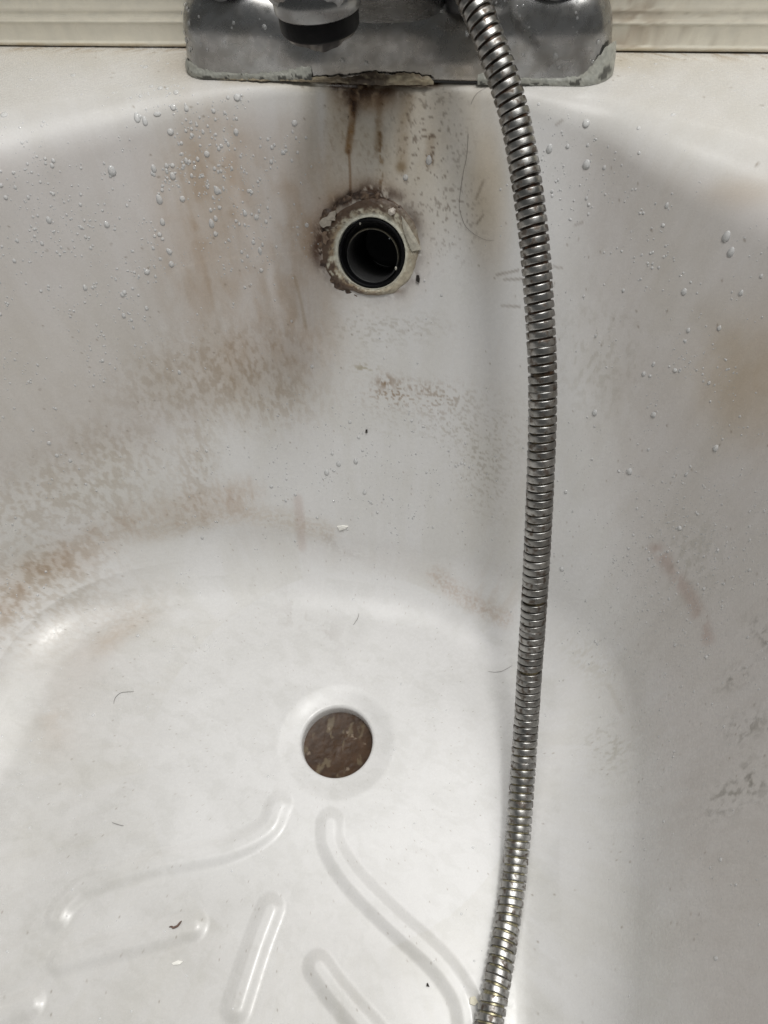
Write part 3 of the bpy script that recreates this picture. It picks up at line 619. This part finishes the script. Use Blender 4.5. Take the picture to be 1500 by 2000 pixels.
# ================================================================== HOSE
hp = [at(u, v, zd) for u, v, zd in [(880, -140, .405), (915, -30, .399), (937, 30, .400), (960, 90, .402), (985, 160, .406), (1010, 250, .4115), (1035, 400, .419), (1050, 550, .428), (1060, 750, .443),
      (1055, 950, .462), (1045, 1150, .486), (1035, 1300, .504), (1025, 1450, .513), (1005, 1700, .4955), (965, 1950, .4555)]]
hp[-2][2] = .0106; hp[-1][2] = .0089
hp = [np.array([TX+.046, TY-.004, H+.088]), np.array([TX+.048, TY-.018, H+.083])] + hp[1:] + [np.array([.121, -.02, .0085]), np.array([.11, -.10, .0085])]
path = catmull(hp, 40); L_ = np.r_[0, np.cumsum(np.linalg.norm(np.diff(path, axis=0), axis=1))]
s_u = np.arange(0, L_[-1], .001); path = np.stack([np.interp(s_u, L_, path[:, i]) for i in range(3)], 1)
for _ in range(6): path[1:-1] = .25*path[:-2]+.5*path[1:-1]+.25*path[2:]
T_, N_, B_ = frames(path)
hose = empty('shower_hose', tuple(path[-1])); tag(hose, 'grey metal coiled shower hose hanging from the tap into the bath', 'hose')
HO = path[-1]
vp = px_of(path)[:, 1]
Vc, Fc = tube(path-HO, .0068, 16); fr_ = np.repeat(vp, 16)
cc_ = np.tile(np.array([.06, .042, .032]), (len(Vc), 1)); cc_ = mixc(cc_, (.26, .22, .13), sst(620, 1000, fr_)*.8); cc_ = mixc(cc_, (.36, .33, .21), sst(1400, 1700, fr_)*.8)
gn = vnoise(np.repeat(s_u*400, 16), np.tile(np.arange(16)*.9, len(path)), 3); cc_ = mixc(cc_, (.02, .014, .01), sst(.55, .7, gn)*.9*(1-sst(1350, 1500, fr_)))
cc_ = mixc(cc_, (.15, .07, .04), sst(.3, .15, gn)*.7*(1-sst(600, 900, fr_)))
new_mesh('hose_core', Vc, Fc, M_CORE, hose, col=cc_)
RO = .00825; PITCHM = .00497
def ring_mesh(width, tagn):
    hw_ = width/2; pf = [(RO-.0014, -hw_), (RO-.0003, -hw_), (RO, -hw_+.0003), (RO+.00004, -hw_+.0007), (RO+.00006, 0), (RO+.00004, hw_-.0007), (RO, hw_-.0003), (RO-.0003, hw_), (RO-.0014, hw_)]
    Vv, F = lathe(pf, 36); me = bpy.data.meshes.new('hose_ring'); me.from_pydata([tuple(v) for v in Vv], [], F); me.update()
    me.polygons.foreach_set('use_smooth', np.ones(len(me.polygons), dtype=bool)); me.materials.append(M_RING); return me
rm = [ring_mesh(w_, i) for i, w_ in enumerate((.0036, .0039, .0041))]
s_ = .003; i_r = 0
while s_ < L_[-1]-.006:
    k_ = min(len(path)-1, int(s_/.001)); t = Vector(T_[k_]); vv = vp[k_]
    which = 0 if vv < 520 else (1 if vv < 850 or vv > 1450 else 2)
    o = bpy.data.objects.new('hose_ring', rm[which]); COL.objects.link(o); o.parent = hose
    # lean of the helix: right hand side up, seen from the camera
    rgt = Vector(RT); rgt = (rgt-t*rgt.dot(t)).normalized(); lean = D(6.5 if vv < 620 else 4.5)+random.gauss(0, D(.8))
    ax_t = (t*math.cos(lean)+rgt*math.sin(lean)).normalized() if t.z < 0 else (t*math.cos(lean)-rgt*math.sin(lean)).normalized()
    qd = Vector((0, 0, 1)).rotation_difference(ax_t)
    o.rotation_mode = 'QUATERNION'; o.rotation_quaternion = qd
    o.location = Vector(path[k_]-HO); j = 1+random.gauss(0, .006); o.scale = (j, j, 1)
    s_ += PITCHM*(1+random.gauss(0, .02)); i_r += 1

# ================================================================== WATER BEADS
dome_a, dome_r = 12, 5
def dome(P, Nn, down, rad, asp, hgt_):
    t1 = down; t2 = np.cross(Nn, t1); out = []
    for j in range(dome_r):
        th = (j/(dome_r-1))*math.pi/2*.97
        for i in range(dome_a):
            a_ = 2*math.pi*i/dome_a; c_, s__ = math.cos(a_), math.sin(a_)
            fat = 1+.22*c_*(asp > 1.15)
            out.append(P + t1*(c_*math.cos(th)*rad*asp) + t2*(s__*math.cos(th)*rad*fat) + Nn*(math.sin(th)*rad*hgt_ - .00015))
    return out
dome_f = np.vstack([grid_faces(dome_r, dome_a, True), [[(dome_r-1)*dome_a+a for a in (0, 3, 6, 9)]]])
dome_f = np.vstack([grid_faces(dome_r, dome_a, True)] + [np.array([[(dome_r-1)*dome_a+i, (dome_r-1)*dome_a+i+1, (dome_r-1)*dome_a+(11-i-1), (dome_r-1)*dome_a+(11-i)] for i in range(5)])])
def beads(name, items, label, M_W=None):
    Vv = []; F = []
    for P, Nn, rad, asp, hg in items:
        dn = np.array([0, 0, -1.0]); dn = dn-Nn*(dn @ Nn); l_ = np.linalg.norm(dn)
        if l_ < .15: a_ = random.random()*6.28; dn = np.array([math.cos(a_), math.sin(a_), 0]); dn = dn-Nn*(dn @ Nn); l_ = np.linalg.norm(dn); asp = 1+.3*random.random()
        b0 = len(Vv); Vv += dome(P, Nn, dn/l_, rad, asp, hg); F.append(dome_f+b0)
    o = new_mesh(name, np.array(Vv), np.vstack(F), M_W or M_WATER); tag(o, label, 'water drops', kind='stuff'); return o
# how thickly the drops stand, region by region
dens = np.zeros(len(V))
for (u, v, a_, b_, q_) in [(350, 300, 240, 130, 1.6), (130, 450, 220, 230, 1.0), (450, 420, 170, 150, .75), (60, 780, 160, 160, .5), (200, 640, 220, 90, .6), (720, 900, 220, 140, .42), (1130, 350, 110, 150, .5),
                           (1300, 470, 180, 170, .55), (1330, 850, 220, 200, .9), (1350, 1100, 190, 230, 1.9), (1180, 1000, 110, 250, .45), (1300, 1400, 200, 160, .5), (1360, 1600, 180, 200, .25), (300, 130, 330, 60, .4), (1380, 170, 160, 70, .18),
                           (100, 1100, 200, 120, .25), (330, 1250, 140, 60, .25), (120, 1460, 150, 140, .3), (150, 1700, 160, 180, .14), (930, 1850, 60, 90, .35), (480, 950, 200, 120, .25)]:
    dens = np.maximum(dens, q_*blob(u, v, a_, b_, 1.5))
area = (RR*np.gradient(phi)[None, :]*np.hypot(np.gradient(RR, axis=0), np.gradient(ZZ, axis=0))).ravel()
fac = np.maximum(.15, -((V-EYE)*NV).sum(1)/np.linalg.norm(V-EYE, axis=1))
patch = sst(.32, .66, fbm(xm/16, ym/20, 101, 3))
wgt = (dens+.03)*area*patch*(U > -40)*(U < 1540)*(W > 20)*(W < 2040)*(np.linalg.norm(V-OV, axis=1) > .036)*(np.hypot(V[:, 0]-XC, V[:, 1]-YC) > .03)
wgt *= ~((V[:, 1] > .468) & (np.abs(V[:, 0]-TX) < .136))
wgt *= ~((U > 625) & (U < 930) & (W < 400))
sel = rng.choice(len(V), 7600, replace=False, p=wgt/wgt.sum())
items = []
for i in sel:
    steep = 1-abs(NV[i, 2]); rad = min(.0024, .00043*math.exp(rng.normal(0, .46)))
    if U[i] > 1090 and W[i] > 750: rad *= .72
    if W[i] < 620 and U[i] < 620: rad *= 1.15
    asp = 1+steep*max(0, rng.normal(.35, .3)); items.append((V[i], NV[i], rad, asp, .55 if steep > .3 else .35))
for (u, v, r_, asp) in [(218, 335, 2.6, 1.35), (333, 258, 2.2, 1.0), (268, 228, 2.0, 1.7), (284, 238, 1.7, 1.8), (310, 390, 2.1, 1.6), (413, 436, 1.9, 1.7), (95, 430, 1.6, 1.6), (357, 388, 1.9, 1.1), (424, 370, 2.0, 1.4), (287, 533, 2.0, 1.0), (334, 515, 1.9, 1.2),
                        (462, 190, 2.4, 1.0), (339, 210, 2.0, 1.1), (306, 221, 2.6, .6), (405, 302, 1.9, 1.1), (301, 330, 1.7, 1.6), (238, 575, 1.7, 1.1), (318, 434, 1.7, 1.5), (1145, 322, 2.4, 1.2), (1418, 461, 2.2, 1.5), (1427, 494, 1.9, 1.5), (1143, 242, 2.2, 1.1),
                        (1073, 292, 1.9, 1.5), (1162, 807, 1.8, 1.4), (1229, 921, 2.1, 1.2), (1276, 811, 1.7, 1.3), (1097, 1111, 1.9, 1.1), (1336, 572, 1.6, 1.4), (661, 905, 1.9, 1.4), (695, 900, 1.8, 1.6), (684, 825, 1.3, 1.3), (701, 853, 1.3, 1.2), (529, 951, 1.5, 1.2),
                        (837, 313, 1.9, 1.6), (793, 347, 1.8, 1.1), (576, 240, 2.0, 1.0), (97, 865, 1.6, 1.1), (111, 890, 1.5, 1.2), (270, 1242, 1.6, 1.3), (380, 1244, 1.3, 1.5), (508, 488, 1.5, 1.6), (500, 423, 1.7, 1.2), (480, 418, 1.5, 1.4), (1105, 960, 1.4, 1.2)]:
    P, Nn = surf(u, v); items.append((P, Nn, r_*.001, asp, .5))
beads('water_droplets', items, 'clear water beads scattered over the bath sides, rim and floor')
# beads on the tap
bm_ = body.data; nvt = len(bm_.vertices); co = np.empty(nvt*3); bm_.vertices.foreach_get('co', co); co = co.reshape(-1, 3)+np.array([TX, TY, H]); no = np.empty(nvt*3); bm_.vertices.foreach_get('normal', no); no = no.reshape(-1, 3)
ok = np.where((no[:, 1] < -.25) & (co[:, 2] > H+.009) & (co[:, 2] < H+.044))[0]
items = []
for i in rng.choice(ok, 190, replace=True):
    x = co[i, 0]-TX
    if -.035 < x < .045 and random.random() < .75: continue
    P = co[i]+np.array([random.uniform(-.0015, .0015), 0, random.uniform(-.0008, .0008)]); items.append((P, no[i], min(.0024, .00072*math.exp(random.gauss(0, .5))), 1+.25*random.random(), .5))
beads('tap_droplets', items, 'clear water beads clinging to the grey tap body', M_WATER_CLEAR)

# ================================================================== HAIRS AND CRUMBS
def strand(name, pts, rad, m, label, cat, lift=.0003):
    P = []
    for u, v in catmull(pts, 7) if len(pts) > 2 else pts:
        p, n_ = surf(u, v); P.append(p+n_*(lift+rad))
    P = np.array(P); k_ = np.array([.25, .5, .25])
    for _ in range(3): P[1:-1] = .25*P[:-2]+.5*P[1:-1]+.25*P[2:]
    o0 = P[0].copy(); rad_ = rad*(1-.5*np.linspace(-1, 1, len(P))**4); Vv, F = tube(P-o0, rad_, 6)
    o = new_mesh(name, Vv, F, m); o.location = o0; return tag(o, label, cat)
strand('hair', [(948, 172), (925, 190), (917, 225), (912, 300), (900, 360), (898, 410), (912, 445), (940, 465), (965, 470)], .00009, M_HAIR, 'long fine dark hair stuck to the bath wall left of the hose', 'hair')
strand('hair', [(680, 232), (686, 219), (694, 217), (702, 226)], .00013, M_HAIR, 'short curled brown hair on the rusty streak above the overflow', 'hair')
strand('hair', [(952, 1312), (978, 1312), (1000, 1300)], .00012, M_HAIR, 'short dark hair on the bath floor touching the hose', 'hair')
strand('lint', [(222, 1375), (226, 1362), (238, 1353), (262, 1351)], .00022, M_LINT, 'grey curved bit of lint on the floor left of the drain', 'lint')
strand('lint', [(219, 1606), (230, 1611), (242, 1613)], .00025, M_LINT, 'short straight grey fibre above the long left floor rib', 'lint')
strand('lint', [(690, 1221), (698, 1210), (701, 1199)], .00022, M_LINT, 'tiny grey fibre on the floor above the drain hole', 'lint')
strand('crumb', [(333, 1810), (342, 1812), (350, 1806), (354, 1801)], .0007, M_BROWNBIT, 'brown curled crumb on the end of the short left floor rib', 'crumb')
def chip(name, pts, th, m, label, cat): return tag(flake(name, pts, th, m), label, cat)
chip('crumb', [(813, 538), (819, 537), (821, 546), (819, 553), (814, 548)], .0010, M_DARKBIT, 'black oval crumb on the bath wall right of the overflow', 'crumb')
chip('crumb', [(714, 840), (717, 840), (718, 844), (715, 845)], .0007, M_DARKBIT, 'tiny round black speck on the bath wall below the brown scuffs', 'crumb')
chip('crumb', [(833, 1921), (837, 1921), (838, 1926), (834, 1927)], .0008, M_DARKBIT, 'tiny black speck on the bath floor beside the long right rib', 'crumb')
chip('flake', [(659, 1028), (668, 1026), (680, 1027), (674, 1032), (664, 1034)], .0009, M_WHITEBIT, 'small white flake on the lower bath wall under the scuffs', 'flake')
chip('flake', [(917, 1950), (927, 1946), (931, 1958), (925, 1964), (917, 1962)], .0012, M_CREAMBIT, 'cream flake lying against the hose at the bottom', 'flake')
chip('flake', [(337, 1880), (348, 1877), (356, 1879), (350, 1884), (340, 1884)], .0005, M_WHITEBIT, 'pale flake on the bath floor between two ribs', 'flake')
